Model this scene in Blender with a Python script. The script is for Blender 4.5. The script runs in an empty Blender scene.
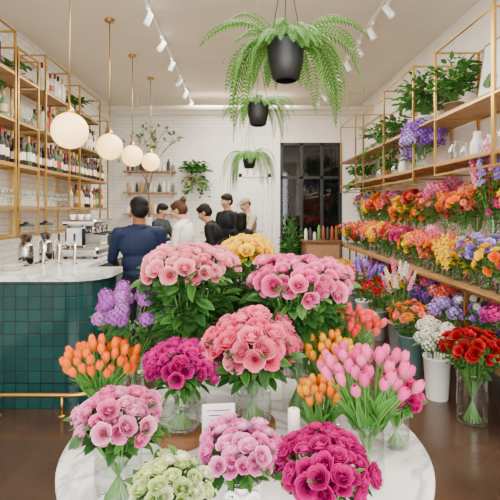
import bpy, math, random
import numpy as np
from mathutils import Vector, Matrix
rng=random.Random(11)
PI=math.pi
scene=bpy.context.scene

def lin(h,a=False):
    h=h.lstrip('#'); c=[int(h[i:i+2],16)/255 for i in (0,2,4)]
    c=[x/12.92 if x<=.04045 else ((x+.055)/1.055)**2.4 for x in c]
    return tuple(c)
def sat(c,k=1.2,g=.95):
    c=lin(c) if isinstance(c,str) else c
    l=.25*c[0]+.6*c[1]+.15*c[2]
    return tuple(min(1,max(.004,(l+(x-l)*k)*g)) for x in c)

# ---------------------------------------------------------------- materials
MATS={}
def newmat(name):
    m=bpy.data.materials.new(name); m.use_nodes=True
    nt=m.node_tree; b=nt.nodes.get('Principled BSDF'); MATS[name]=m
    return m,nt,b
def pmat(name,col,rough=.5,metal=0,noise=0,nscale=20,emit=0,bump=0,coat=0):
    m,nt,b=newmat(name)
    c=lin(col) if isinstance(col,str) else col
    b.inputs['Base Color'].default_value=(*c,1); b.inputs['Roughness'].default_value=rough
    b.inputs['Metallic'].default_value=metal
    if coat: b.inputs['Coat Weight'].default_value=coat
    if emit:
        b.inputs['Emission Color'].default_value=(*c,1); b.inputs['Emission Strength'].default_value=emit
    if noise or bump:
        tc=nt.nodes.new('ShaderNodeTexCoord'); n=nt.nodes.new('ShaderNodeTexNoise')
        n.inputs['Scale'].default_value=nscale; n.inputs['Detail'].default_value=5
        nt.links.new(tc.outputs['Object'],n.inputs['Vector'])
        if noise:
            r=nt.nodes.new('ShaderNodeValToRGB')
            r.color_ramp.elements[0].position=.3; r.color_ramp.elements[1].position=.7
            r.color_ramp.elements[0].color=(*[x*(1-noise) for x in c],1)
            r.color_ramp.elements[1].color=(*[min(1,x*(1+noise)) for x in c],1)
            nt.links.new(n.outputs['Fac'],r.inputs['Fac']); nt.links.new(r.outputs['Color'],b.inputs['Base Color'])
        if bump:
            bp=nt.nodes.new('ShaderNodeBump'); bp.inputs['Strength'].default_value=bump
            bp.inputs['Distance'].default_value=.01
            nt.links.new(n.outputs['Fac'],bp.inputs['Height']); nt.links.new(bp.outputs['Normal'],b.inputs['Normal'])
    return m
def attrmat(name,rough=.5,trans=.25,spec=.3):
    m,nt,b=newmat(name)
    a=nt.nodes.new('ShaderNodeAttribute'); a.attribute_name='Col'
    nt.links.new(a.outputs['Color'],b.inputs['Base Color'])
    b.inputs['Roughness'].default_value=rough
    b.inputs['Specular IOR Level'].default_value=spec
    if trans:
        out=nt.nodes['Material Output']
        t=nt.nodes.new('ShaderNodeBsdfTranslucent'); mx=nt.nodes.new('ShaderNodeMixShader')
        mx.inputs[0].default_value=trans
        nt.links.new(a.outputs['Color'],t.inputs['Color'])
        nt.links.new(b.outputs[0],mx.inputs[1]); nt.links.new(t.outputs[0],mx.inputs[2])
        nt.links.new(mx.outputs[0],out.inputs['Surface'])
    return m
def glassmat(name,tint,rough=.03,ior=1.4):
    m,nt,b=newmat(name); nt.nodes.remove(b); out=nt.nodes['Material Output']
    t=nt.nodes.new('ShaderNodeBsdfTransparent'); t.inputs[0].default_value=(*tint,1)
    g=nt.nodes.new('ShaderNodeBsdfGlossy'); g.inputs['Roughness'].default_value=rough
    f=nt.nodes.new('ShaderNodeLayerWeight'); f.inputs[0].default_value=ior
    mr=nt.nodes.new('ShaderNodeMath'); mr.operation='MULTIPLY_ADD'; mr.inputs[1].default_value=.6; mr.inputs[2].default_value=.05
    mx=nt.nodes.new('ShaderNodeMixShader')
    nt.links.new(f.outputs['Facing'],mr.inputs[0])
    nt.links.new(mr.outputs[0],mx.inputs[0]); nt.links.new(t.outputs[0],mx.inputs[1]); nt.links.new(g.outputs[0],mx.inputs[2])
    nt.links.new(mx.outputs[0],out.inputs['Surface'])
    return m
def tilemat(name,axes,w,h,c1,c2,mortar,rough,offset=.5,msize=.006,bumpy=.3):
    m,nt,b=newmat(name)
    tc=nt.nodes.new('ShaderNodeTexCoord'); s=nt.nodes.new('ShaderNodeSeparateXYZ'); c=nt.nodes.new('ShaderNodeCombineXYZ')
    nt.links.new(tc.outputs['Object'],s.inputs[0])
    if axes=='sum':
        ad=nt.nodes.new('ShaderNodeMath'); ad.operation='ADD'
        nt.links.new(s.outputs[0],ad.inputs[0]); nt.links.new(s.outputs[1],ad.inputs[1]); nt.links.new(ad.outputs[0],c.inputs[0])
    else: nt.links.new(s.outputs[axes],c.inputs[0])
    nt.links.new(s.outputs[2],c.inputs[1])
    br=nt.nodes.new('ShaderNodeTexBrick'); br.offset=offset
    nt.links.new(c.outputs[0],br.inputs['Vector'])
    br.inputs['Scale'].default_value=1; br.inputs['Brick Width'].default_value=w; br.inputs['Row Height'].default_value=h
    br.inputs['Mortar Size'].default_value=msize; br.inputs['Mortar Smooth'].default_value=.3
    br.inputs['Color1'].default_value=(*lin(c1),1); br.inputs['Color2'].default_value=(*lin(c2),1); br.inputs['Mortar'].default_value=(*lin(mortar),1)
    nt.links.new(br.outputs['Color'],b.inputs['Base Color'])
    bp=nt.nodes.new('ShaderNodeBump'); bp.inputs['Strength'].default_value=bumpy; bp.inputs['Distance'].default_value=.004; bp.invert=True
    nt.links.new(br.outputs['Fac'],bp.inputs['Height']); nt.links.new(bp.outputs['Normal'],b.inputs['Normal'])
    b.inputs['Roughness'].default_value=rough
    return m
def woodmat(name,c1,c2,rough=.5,scale=(1,14,14)):
    m,nt,b=newmat(name)
    tc=nt.nodes.new('ShaderNodeTexCoord'); mp=nt.nodes.new('ShaderNodeMapping'); mp.inputs['Scale'].default_value=scale
    n=nt.nodes.new('ShaderNodeTexNoise'); n.inputs['Scale'].default_value=3; n.inputs['Detail'].default_value=6; n.inputs['Distortion'].default_value=.6
    r=nt.nodes.new('ShaderNodeValToRGB'); r.color_ramp.elements[0].position=.35; r.color_ramp.elements[1].position=.65
    r.color_ramp.elements[0].color=(*lin(c1),1); r.color_ramp.elements[1].color=(*lin(c2),1)
    nt.links.new(tc.outputs['Object'],mp.inputs[0]); nt.links.new(mp.outputs[0],n.inputs['Vector'])
    nt.links.new(n.outputs['Fac'],r.inputs[0]); nt.links.new(r.outputs[0],b.inputs['Base Color'])
    b.inputs['Roughness'].default_value=rough
    return m
def marblemat(name):
    m,nt,b=newmat(name)
    tc=nt.nodes.new('ShaderNodeTexCoord'); n=nt.nodes.new('ShaderNodeTexNoise')
    n.inputs['Scale'].default_value=2.2; n.inputs['Detail'].default_value=8; n.inputs['Distortion'].default_value=1.6
    r=nt.nodes.new('ShaderNodeValToRGB'); e=r.color_ramp.elements
    e[0].position=.44; e[0].color=(*lin('#ecebe9'),1); e[1].position=.56; e[1].color=(*lin('#ecebe9'),1)
    k=e.new(.50); k.color=(*lin('#b4b7bb'),1)
    nt.links.new(tc.outputs['Object'],n.inputs['Vector']); nt.links.new(n.outputs['Fac'],r.inputs[0]); nt.links.new(r.outputs[0],b.inputs['Base Color'])
    b.inputs['Roughness'].default_value=.2
    return m

petal=attrmat('petal',.5,.28,.25)
leafm=attrmat('leaf',.42,.2,.35)
paint=attrmat('tinted_surface',.4,0,.4)
skinm=attrmat('figure_surface',.7,0,.25)
glass=glassmat('clear_glass',(.94,.975,.96),.03,.4)
water=glassmat('vase_water',(.88,.94,.89),.02,.25)
dglass=glassmat('dark_window_glass',(.25,.28,.3),.05,.4)
brass=pmat('brushed_brass','#c9a25c',.3,1)
chrome=pmat('chrome','#c8c8c8',.15,1)
blackm=pmat('matte_black','#17181a',.45)
whitem=pmat('white_enamel','#efeeea',.35)
ceram=pmat('glazed_ceramic','#e6e1d8',.25)
ceilm=pmat('ceiling_paint','#e4dacb',.85,noise=.03,nscale=3)
plaster=pmat('wall_plaster','#efe9df',.8,noise=.03,nscale=4)
tileW=tilemat('white_subway_tile',1,.2,.075,'#f0eee8','#e6e3dc','#cbc8c0',.25)
tileB=tilemat('white_subway_tile_back',0,.2,.075,'#f0ece5','#e8e4dc','#d4d0c8',.25)
tileG=tilemat('teal_zellige_tile','sum',.1,.1,'#05403f','#033332','#021f20',.14,offset=0,msize=.004,bumpy=.5)
floorm=pmat('polished_concrete_floor','#45352b',.18,noise=.35,nscale=1.6)
woods=woodmat('oak_shelf','#8f6c45','#ab8458',.5,(14,1,14))
woodx=woodmat('walnut','#6a4428','#8a6038',.5)
marble=marblemat('white_marble')
globe=pmat('opal_globe_glow','#ffc86e',.3,emit=2.8)
globe.node_tree.nodes['Principled BSDF'].inputs['Base Color'].default_value=(.9,.76,.5,1)
lampem=pmat('lamp_lens','#fff2dd',.3,emit=8)
candle=pmat('candle_wax','#f4efe4',.5)
paper=pmat('card_paper','#eef0f2',.7)
ribbon=pmat('white_ribbon','#f3f1ee',.6)

# ---------------------------------------------------------------- mesh builder
class TM: pass
def mk(V,F,W=None):
    t=TM(); t.V=np.array(V,dtype=np.float64).reshape(-1,3)
    t.L=np.array([i for f in F for i in f],dtype=np.int64); t.T=np.array([len(f) for f in F],dtype=np.int64)
    t.W=np.zeros(len(t.V)) if W is None else np.array(W,dtype=np.float64)
    return t
def merge(ts):
    V=[];L=[];T=[];W=[];n=0
    for t in ts:
        V.append(t.V);L.append(t.L+n);T.append(t.T);W.append(t.W);n+=len(t.V)
    r=TM(); r.V=np.concatenate(V);r.L=np.concatenate(L);r.T=np.concatenate(T);r.W=np.concatenate(W); return r
def xf(t,R=None,loc=(0,0,0),s=1):
    r=TM(); V=t.V*np.array(s)
    if R is not None: V=V@R.T
    r.V=V+np.array(loc); r.L=t.L; r.T=t.T; r.W=t.W; return r
def gridt(nu,nv,fn):
    V=[];W=[];F=[]
    for j in range(nv+1):
        for i in range(nu+1):
            p,w=fn(-1+2*i/nu,j/nv); V.append(p); W.append(w)
    for j in range(nv):
        for i in range(nu):
            a=j*(nu+1)+i; F.append((a,a+1,a+nu+2,a+nu+1))
    return mk(V,F,W)
def lathe(prof,seg=16,cap=True):
    V=[];F=[]
    for r,z in prof:
        for k in range(seg):
            a=2*PI*k/seg; V.append((r*math.cos(a),r*math.sin(a),z))
    for j in range(len(prof)-1):
        for k in range(seg):
            a=j*seg+k; b=j*seg+(k+1)%seg; F.append((a,b,b+seg,a+seg))
    if cap:
        F.append(tuple(range(seg))[::-1]); F.append(tuple((len(prof)-1)*seg+k for k in range(seg)))
    return mk(V,F)
def sphere(r=1,seg=16,rings=10):
    return lathe([(max(1e-4,r*math.sin(PI*j/rings)),-r*math.cos(PI*j/rings)) for j in range(rings+1)],seg)
def boxt(sx,sy,sz,bev=0):
    x,y,z=sx/2,sy/2,sz/2
    if bev<=0:
        V=[(a,b,c) for c in(-z,z) for b in(-y,y) for a in(-x,x)]
        return mk(V,[(0,2,3,1),(4,5,7,6),(0,1,5,4),(2,6,7,3),(0,4,6,2),(1,3,7,5)])
    b=min(bev,x*.9,y*.9,z*.9)
    def ring(ix,zz):
        X=x-ix;Y=y-ix;c=b
        return [(-X+c,-Y,zz),(X-c,-Y,zz),(X,-Y+c,zz),(X,Y-c,zz),(X-c,Y,zz),(-X+c,Y,zz),(-X,Y-c,zz),(-X,-Y+c,zz)]
    V=ring(b*.6,-z)+ring(0,-z+b)+ring(0,z-b)+ring(b*.6,z); F=[]
    for j in range(3):
        for k in range(8):
            a=j*8+k; c=j*8+(k+1)%8; F.append((a,c,c+8,a+8))
    F.append(tuple(range(8))[::-1]); F.append(tuple(range(24,32)))
    return mk(V,F)
def rotz(a): return np.array([[math.cos(a),-math.sin(a),0],[math.sin(a),math.cos(a),0],[0,0,1]])
def rotx(a): return np.array([[1,0,0],[0,math.cos(a),-math.sin(a)],[0,math.sin(a),math.cos(a)]])
def roty(a): return np.array([[math.cos(a),0,math.sin(a)],[0,1,0],[-math.sin(a),0,math.cos(a)]])
def frame(n,roll=0):
    n=np.array(n,dtype=float); n/=np.linalg.norm(n)+1e-9
    h=np.array([0,0,1.]) if abs(n[2])<.9 else np.array([1.,0,0])
    x=np.cross(h,n); x/=np.linalg.norm(x); y=np.cross(n,x)
    return np.stack([x,y,n],1)@rotz(roll)
def tube(pts,rad,seg=6,cap=True):
    pts=[np.array(p,dtype=float) for p in pts]; n=len(pts)
    if not hasattr(rad,'__len__'): rad=[rad]*n
    V=[];F=[]; ref=None
    for i,p in enumerate(pts):
        d=pts[min(n-1,i+1)]-pts[max(0,i-1)]; d/=np.linalg.norm(d)+1e-9
        if ref is None: ref=np.array([0,0,1.]) if abs(d[2])<.9 else np.array([1.,0,0])
        x=np.cross(ref,d); x/=np.linalg.norm(x)+1e-9; y=np.cross(d,x)
        for k in range(seg):
            a=2*PI*k/seg; V.append(p+rad[i]*(math.cos(a)*x+math.sin(a)*y))
    for j in range(n-1):
        for k in range(seg):
            a=j*seg+k;b=j*seg+(k+1)%seg; F.append((a,b,b+seg,a+seg))
    if cap: F.append(tuple(range(seg))[::-1]); F.append(tuple((n-1)*seg+k for k in range(seg)))
    return mk(V,F)
XL,XR,YF,YB,HC=-2.75,2.5,-1.6,9.7,3.8
class MB:
    def __init__(s,clamp=False): s.V=[];s.L=[];s.T=[];s.M=[];s.C=[];s.S=[];s.n=0;s.mats=[];s.clamp=clamp
    def put(s,t,mat,R=None,loc=(0,0,0),sc=1,ca=(1,1,1),cb=None,smooth=True):
        V=t.V*np.array(sc)
        if R is not None: V=V@R.T
        V=V+np.array(loc)
        if mat not in s.mats: s.mats.append(mat)
        if isinstance(ca,str): ca=lin(ca)
        if isinstance(cb,str): cb=lin(cb)
        ca=np.array(ca); cb=ca if cb is None else np.array(cb)
        C=ca[None]*(1-t.W[:,None])+cb[None]*t.W[:,None]
        s.V.append(V);s.L.append(t.L+s.n);s.T.append(t.T);s.M.append(np.full(len(t.T),s.mats.index(mat)))
        s.C.append(C);s.S.append(np.full(len(t.T),smooth)); s.n+=len(V)
    def box(s,x0,x1,y0,y1,z0,z1,mat,bev=0,ca=(1,1,1)):
        s.put(boxt(x1-x0,y1-y0,z1-z0,bev),mat,loc=((x0+x1)/2,(y0+y1)/2,(z0+z1)/2),ca=ca,smooth=False)
    def build(s,name,origin=None):
        V=np.concatenate(s.V);L=np.concatenate(s.L);T=np.concatenate(s.T);M=np.concatenate(s.M);C=np.concatenate(s.C);S=np.concatenate(s.S)
        me=bpy.data.meshes.new(name)
        if s.clamp:
            V[:,0]=np.clip(V[:,0],XL+.02,XR-.015); V[:,1]=np.minimum(V[:,1],YB-.02)
        if origin is not None: V=V-np.array(origin)
        me.vertices.add(len(V)); me.vertices.foreach_set('co',V.astype(np.float32).ravel())
        me.loops.add(len(L)); me.loops.foreach_set('vertex_index',L.astype(np.int32))
        me.polygons.add(len(T)); st=np.concatenate([[0],np.cumsum(T)[:-1]])
        me.polygons.foreach_set('loop_start',st.astype(np.int32)); me.polygons.foreach_set('loop_total',T.astype(np.int32))
        me.polygons.foreach_set('material_index',M.astype(np.int32)); me.polygons.foreach_set('use_smooth',S.astype(bool))
        for m in s.mats: me.materials.append(m)
        at=me.color_attributes.new('Col','FLOAT_COLOR','POINT')
        at.data.foreach_set('color',np.concatenate([C,np.ones((len(C),1))],1).astype(np.float32).ravel())
        me.update(calc_edges=True); me.validate()
        o=bpy.data.objects.new(name,me); scene.collection.objects.link(o)
        if origin is not None: o.location=origin
        return o

# ---------------------------------------------------------------- flower templates
def rose_t(R,H,N,curl,nu=4,nv=4):
    ts=[];K=len(R)
    for k in range(K):
        for i in range(N[k]):
            a0=2*PI*i/N[k]+k*.9; hw=PI/N[k]*1.3
            def fn(u,v,k=k,a0=a0,hw=hw):
                wd=hw*(.6+.4*math.sin(PI*min(1,v*.8+.12)))
                a=a0+u*wd
                r=.1+(R[k]-.1)*math.sin(v*PI/2)**.8+curl[k]*v**4; r*=1+.06*u
                z=-.35+(H[k]+.35)*v**1.25-.2*u*u*v*(H[k]+.35)-curl[k]*.5*v**6
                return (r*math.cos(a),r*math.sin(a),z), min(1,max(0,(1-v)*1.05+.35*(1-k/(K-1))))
            ts.append(gridt(nu,nv,fn))
    return merge(ts)
ROSE=rose_t([.12,.24,.37,.52,.68,.84],[.6,.66,.68,.64,.56,.4],[3,3,4,5,5,5],[0,.02,.04,.06,.1,.16],4,5)
ROSEL=rose_t([.2,.5,.85],[.6,.6,.42],[3,4,5],[0,.08,.18],3,3)
def tulip_t(nu,nv):
    ts=[]
    for k in range(2):
        for i in range(3):
            a0=2*PI*i/3+k*PI/3
            def fn(u,v,a0=a0,k=k):
                wd=PI/3*1.2*max(.06,math.sin(PI*(.12+.83*v)))**.7
                r=(.37-.05*k)*math.sin(PI*(v*.74+.13))*(1-.12*u*u)+.0
                a=a0+u*wd; return (r*math.cos(a),r*math.sin(a),v-.06*u*u),(1-v)**1.2
            ts.append(gridt(nu,nv,fn))
    return merge(ts)
TULIP=tulip_t(4,6)
def floret():
    ts=[]
    for i in range(5):
        a=2*PI*i/5
        t=mk([(0,0,0),(.45,-.32,.12),(1,0,.05),(.45,.32,.12)],[(0,1,2,3)],[1,.2,0,.2]); ts.append(xf(t,rotz(a)))
    return merge(ts)
FLO=floret()
def daisy():
    ts=[]
    for l in range(3):
        for i in range(11):
            a=2*PI*(i+.5*l)/11; k=1-.22*l
            t=mk([(.1,-.05,.02*l),(.6*k,-.14,.1+.16*l),(1*k,0,.02+.22*l),(.6*k,.14,.1+.16*l),(.1,.05,.02*l)],[(0,1,2,3,4)],[1,.2,0,.2,1]); ts.append(xf(t,rotz(a)))
    return merge(ts)
DAISY=daisy()
def leaf_t(w=.2,droop=.18,nv=5):
    def fn(u,v):
        ww=w*math.sin(PI*min(1,.06+v*.93))**.8
        return (u*ww,-droop*v*v+.25*ww*abs(u),v*(1-.1*v)),1-abs(u)*.8
    return gridt(2,nv,fn)
LEAF=leaf_t(); 
STRAP=leaf_t(.075,.32,7)
def fib(n,lo=-.2,j=.0):
    o=[]
    for i in range(n):
        z=1-(1-lo)*(i+.5)/n; ph=i*2.399963+j; s=math.sqrt(max(0,1-z*z)); o.append((s*math.cos(ph),s*math.sin(ph),z))
    return o
GREENS=[('#447530','#2f5825'),('#588c3c','#3d6e2e'),('#35652f','#264e24')]
def var(c,a=.1):
    c=lin(c) if isinstance(c,str) else c
    k=1+rng.uniform(-a,a); return tuple(min(1,x*k) for x in c)

def vase_mesh(mb,x,y,z0,r,h,kind):
    if kind=='glass':
        mb.put(lathe([(.001,.003),(r*.9,.003),(r*.98,h*.03),(r,h*.1),(r,h*.5),(r*.96,h*.85),(r*1.02,h*.97),(r*1.045,h*.985),(r*1.02,h)],28,False),glass,loc=(x,y,z0))
        mb.put(lathe([(r*.97,h*.62),(.001,h*.62)],24,False),water,loc=(x,y,z0))
    elif kind=='jar':
        pr=[(.001,.003),(r*.85,.003)]
        for k in range(13):
            t=k/12; rr=r*(1.0 if t<.6 else 1.0-.27*((t-.6)/.4)); pr.append((rr*(1+.02*math.sin(k*PI)),h*(.06+.74*t)))
            if 1<k<9: pr.append((rr*1.035,h*(.06+.74*(t+.04))))
        pr+=[(r*.72,h*.88),(r*.84,h)]
        mb.put(lathe(pr,28,False),glass,loc=(x,y,z0))
        mb.put(lathe([(r*.97,h*.5),(.001,h*.5)],24,False),water,loc=(x,y,z0))
    elif kind=='ribbon':
        vase_mesh(mb,x,y,z0,r,h,'glass')
        mb.put(lathe([(r*1.03,h*.5),(r*1.07,h*.7),(r*1.03,h*.9)],24,False),ribbon,loc=(x,y,z0))
        for s in(-1,1):
            loop=[(x+s*(.004+.04*math.sin(t*PI)),y-r*1.08-.01,z0+h*.72+.022*math.sin(2*PI*t)) for t in [i/12 for i in range(13)]]
            mb.put(tube(loop,.007,6),ribbon)
            mb.put(tube([(x+s*.004,y-r*1.12,z0+h*.7),(x+s*.02,y-r*1.2,z0+h*.5),(x+s*.03,y-r*1.16,z0+h*.2)],[.006,.009,.007],6),ribbon)
        mb.put(sphere(.011,10,8),ribbon,loc=(x,y-r*1.15,z0+h*.72))
    else:
        col={'white':'#eceae6','zinc':'#8b9191','teal':'#5d7f80','pink':'#d9b3b0','black':'#222222'}[kind]
        p=[(r*.78,0),(r*.8,.006),(r,h*.94),(r*1.05,h*.95),(r*1.05,h),(r*.96,h),(r*.76,.02),(.001,.02)]
        mb.put(lathe(p,24,False),paint,loc=(x,y,z0),ca=col)

def head(mb,kind,p,nrm,size,ca,cb,lod):
    roll=rng.uniform(0,6.28); R=frame(nrm,roll)
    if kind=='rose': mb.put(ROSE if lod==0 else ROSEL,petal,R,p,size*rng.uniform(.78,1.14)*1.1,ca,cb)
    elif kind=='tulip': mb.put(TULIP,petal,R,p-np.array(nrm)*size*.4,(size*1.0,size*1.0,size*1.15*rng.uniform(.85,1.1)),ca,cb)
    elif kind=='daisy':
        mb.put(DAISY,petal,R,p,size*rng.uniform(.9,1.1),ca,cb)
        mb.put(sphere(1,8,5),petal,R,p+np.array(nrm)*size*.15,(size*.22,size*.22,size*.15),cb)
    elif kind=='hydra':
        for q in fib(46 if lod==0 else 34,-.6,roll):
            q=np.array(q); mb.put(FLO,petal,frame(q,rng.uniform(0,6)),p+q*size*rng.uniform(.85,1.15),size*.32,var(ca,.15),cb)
    elif kind=='spike':
        L=size*5; m=38 if lod==0 else 28
        for i in range(m):
            t=i/m; a=i*2.4; rr=size*(.6*(1-t)+.12)
            ax=R[:,0]*math.cos(a)+R[:,1]*math.sin(a)
            q=p+R[:,2]*(t-.5)*L+ax*rr; mb.put(FLO,petal,frame(ax+R[:,2]*.6,a),q,size*(.68-.38*t),var(ca,.15),cb)

def bouquet(name,x,y,z0,cols,cz,rx,rz,kind='rose',n=24,size=.04,ry=None,vr=.05,vh=.18,vase='glass',leaves=2,leaf=.06,lo=-.15,lod=0,cx=0,cy=0,fill=0,flare=.45,jit=.1):
    mb=MB(True); ry=ry or rx
    if vase: vase_mesh(mb,x,y,z0,vr,vh,vase)
    neck=np.array([x,y,z0+vh*.93]); c=np.array([x+cx,y+cy,cz])
    kinds=kind if isinstance(kind,(list,tuple)) else [kind]
    for q in fib(n,lo,rng.uniform(0,6)):
        kind=rng.choice(kinds)
        q=np.array(q)*(1+rng.uniform(-.13,.08))+np.array([rng.uniform(-jit,jit) for _ in range(3)])
        if kind=='spike': q[2]*=rng.uniform(.4,1.2)
        p=c+q*np.array([rx,ry,rz]); nrm=q/np.array([rx,ry,rz]); nrm/=np.linalg.norm(nrm)+1e-6
        if kind=='tulip': d=(p-neck); d/=np.linalg.norm(d); nrm=d*flare+np.array([0,0,1-flare])+q*.15
        elif kind=='spike': nrm=nrm*.4+np.array([0,0,1.])
        else: nrm=nrm*.9+np.array([0,0,.1])+np.array([rng.uniform(-.25,.25) for _ in range(3)])
        nrm/=np.linalg.norm(nrm)
        ca,cb=rng.choice(cols); ca=var(sat(ca),.12); cb=var(sat(cb),.1)
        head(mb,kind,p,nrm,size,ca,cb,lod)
        e=p-nrm*size*(.3 if kind!='spike' else 2.4)
        off=(p-neck)[:2]; l=np.linalg.norm(off)+1e-6; off=off/l*min(l*.5,vr*.7)
        nk=neck+np.array([off[0],off[1],0]); mid=nk*.5+e*.5; mid[:2]=nk[:2]*.65+e[:2]*.35
        def bz(t): return nk*(1-t)**2+2*mid*t*(1-t)+e*t*t
        pts=[bz(t) for t in (1,.66,.33,0)]
        if vase in('glass','jar','ribbon'): pts.append(np.array([x-off[0]*.8,y-off[1]*.8,z0+.012]))
        mb.put(tube(pts,.0034,4,False),leafm,ca=var('#649844',.15))
        if kind=='tulip':
            for _ in range(leaves):
                ah=math.atan2(off[1],off[0])+rng.uniform(-.8,.8); ln=(cz-neck[2])*rng.uniform(.75,1.25)
                d=np.array([math.cos(ah)*.5,math.sin(ah)*.5,1.])
                mb.put(STRAP,leafm,frame(d,rng.uniform(0,6)),nk-np.array([0,0,.02]),(ln*1.4,ln,ln),var('#66a048',.12),'#488038')
        else:
            for _ in range(leaves):
                t=rng.uniform(.4,1.); b=bz(t); ah=rng.uniform(0,6.28)
                d=np.array([math.cos(ah)+q[0]*1.5,math.sin(ah)+q[1]*1.5,rng.uniform(-.3,.9)])
                g=rng.choice(GREENS); mb.put(LEAF,leafm,frame(d,rng.uniform(-.6,.6)),b,leaf*rng.uniform(.7,1.25),var(g[0],.15),g[1])
    for _ in range(fill):
        t=rng.uniform(.15,1.); a=rng.uniform(0,6.28)
        rr=(vr*.6*(1-t)+rx*.98*t)*rng.uniform(.6,1.02)
        b=np.array([x+cx*t+math.cos(a)*rr,y+cy*t+math.sin(a)*rr*ry/rx,neck[2]*(1-t)+(cz)*t-.01])
        d=np.array([math.cos(a)+rng.uniform(-.6,.6),math.sin(a)+rng.uniform(-.6,.6),rng.uniform(-.5,.7)])
        g=rng.choice(GREENS); mb.put(LEAF,leafm,frame(d,rng.uniform(-.8,.8)),b,leaf*rng.uniform(.8,1.4),var(g[0],.18),g[1])
    return mb.build(name,(x,y,z0))

# ---------------------------------------------------------------- room shell
def simplebox(name,x0,x1,y0,y1,z0,z1,mat,bev=0):
    mb=MB(); mb.box(x0,x1,y0,y1,z0,z1,mat,bev); return mb.build(name)
simplebox('floor',XL-.2,XR+.2,YF-.2,YB+.2,-.1,0,floorm)
simplebox('ceiling',XL-.2,XR+.2,YF-.2,YB+.2,HC,HC+.1,ceilm)
simplebox('wall_left',XL-.15,XL,YF-.15,YB+.15,0,HC,tileW)
simplebox('wall_right',XR,XR+.15,YF-.15,YB+.15,0,HC,plaster)
mb=MB()
mb.box(XL,.82,YB,YB+.15,0,HC,tileB); mb.box(.82,2.15,YB,YB+.15,3.05,HC,plaster); mb.box(2.15,XR,YB,YB+.15,0,HC,plaster)
mb.build('wall_back')
mb=MB()
mb.box(XL,-2.4,YF-.12,YF,0,HC,plaster); mb.box(2.2,XR,YF-.12,YF,0,HC,plaster)
mb.box(-2.4,2.2,YF-.12,YF,0,.35,plaster); mb.box(-2.4,2.2,YF-.12,YF,3.4,HC,plaster); mb.build('wall_front')
mb=MB()
for xx in (-2.38,-.9,.6,2.18): mb.box(xx-.03,xx+.03,YF-.1,YF-.04,.35,3.4,blackm)
for zz in (.38,2.6,3.37): mb.box(-2.4,2.2,YF-.1,YF-.04,zz-.03,zz+.03,blackm)
mb.build('window_1')
mb=MB()
mb.box(.82,2.15,YB+.02,YB+.05,0,3.05,dglass)
for xx in (.85,1.28,1.72,2.12): mb.box(xx-.03,xx+.03,YB-.02,YB+.08,0,3.05,blackm)
for zz in (.04,2.3,3.02): mb.box(.82,2.15,YB-.02,YB+.08,zz-.03,zz+.03,blackm)
mb.build('window_2')
simplebox('wall_corridor',.6,2.5,YB+1.2,YB+1.3,0,3.2,pmat('corridor_paint','#34383c',.8))
mb=MB(); mb.box(.0,.55,YB-.05,YB-.002,.0,2.3,whitem,.008)
for zz in((.2,1.0),(1.15,2.15)): mb.box(.09,.46,YB-.065,YB-.05,zz[0],zz[1],whitem,.006)
mb.put(sphere(.03,10,8),brass,loc=(.08,YB-.1,1.05)); mb.box(.07,.09,YB-.1,YB-.04,1.04,1.06,brass)
mb.build('door_1')
mb=MB(); mb.box(-.07,0,YB-.07,YB,0,2.38,whitem); mb.box(.55,.62,YB-.07,YB,0,2.38,whitem); mb.box(-.07,.62,YB-.07,YB,2.3,2.38,whitem); mb.build('trim_1')
simplebox('trim_2',.66,.81,YB-.12,YB,0,HC,whitem)
simplebox('baseboard_left',XL,XL+.02,YF,YB,0,.12,whitem); simplebox('baseboard_right',XR-.02,XR,YF,YB,0,.12,whitem)
simplebox('trim_3',XL,XR,YB-.1,YB,HC-.16,HC,plaster)

# ---------------------------------------------------------------- bar counter
def rounded_front(x0,x1,y0,y1,r,z0,z1,mb,mat,ex=0):
    x1+=ex;y0-=ex;y1+=ex; pts=[(x0,y0)]
    for k in range(13):
        a=-PI/2+PI/2*k/12; pts.append((x1-r+r*math.cos(a),y0+r+r*math.sin(a)))
    pts+=[(x1,y1),(x0,y1)]
    n=len(pts); V=[(p[0],p[1],z0) for p in pts]+[(p[0],p[1],z1) for p in pts]
    F=[(i,(i+1)%n,(i+1)%n+n,i+n) for i in range(n)]+[tuple(range(n))[::-1],tuple(range(n,2*n))]
    mb.put(mk(V,F),mat,smooth=False)
BX=-1.15
mb=MB()
rounded_front(XL+.025,BX,3.62,4.12,.28,0,1.03,mb,tileG); rounded_front(XL+.005,BX,3.62,4.12,.31,1.03,1.075,mb,marble,.045)
mb.box(-1.97,-1.5,4.12,7.5,0,1.03,tileG); mb.box(-2.0,-1.46,4.165,7.53,1.03,1.075,marble)
mb.build('bar_counter')
mb=MB()
pts=[(XL+.02,3.5,.16)]+[(BX-.19+.29*math.cos(a),3.79+.29*math.sin(a),.16) for a in [-PI/2+PI/2*k/8 for k in range(9)]]+[(BX+.1,4.1,.16)]
mb.put(tube(pts,.019,10),brass)
for px in(-2.5,-1.9,-1.4): 
    mb.put(tube([(px,3.5,.16),(px,3.5,.0)],.012,8),brass); mb.put(lathe([(.035,0),(.035,.008)],12),brass,loc=(px,3.5,0))
mb.build('brass_foot_rail')
mb=MB()
mb.box(XL+.025,-2.22,4.6,8.6,0,.9,woodx); mb.box(XL+.005,-2.17,4.58,8.62,.9,.94,marble)
for i in range(8):
    y0=4.64+i*.49; mb.box(-2.222,-2.205,y0,y0+.45,.1,.86,whitem,.005); mb.put(tube([(-2.19,y0+.15,.78),(-2.19,y0+.3,.78)],.006,6),brass)
mb.build('back_bar_cabinet')

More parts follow.
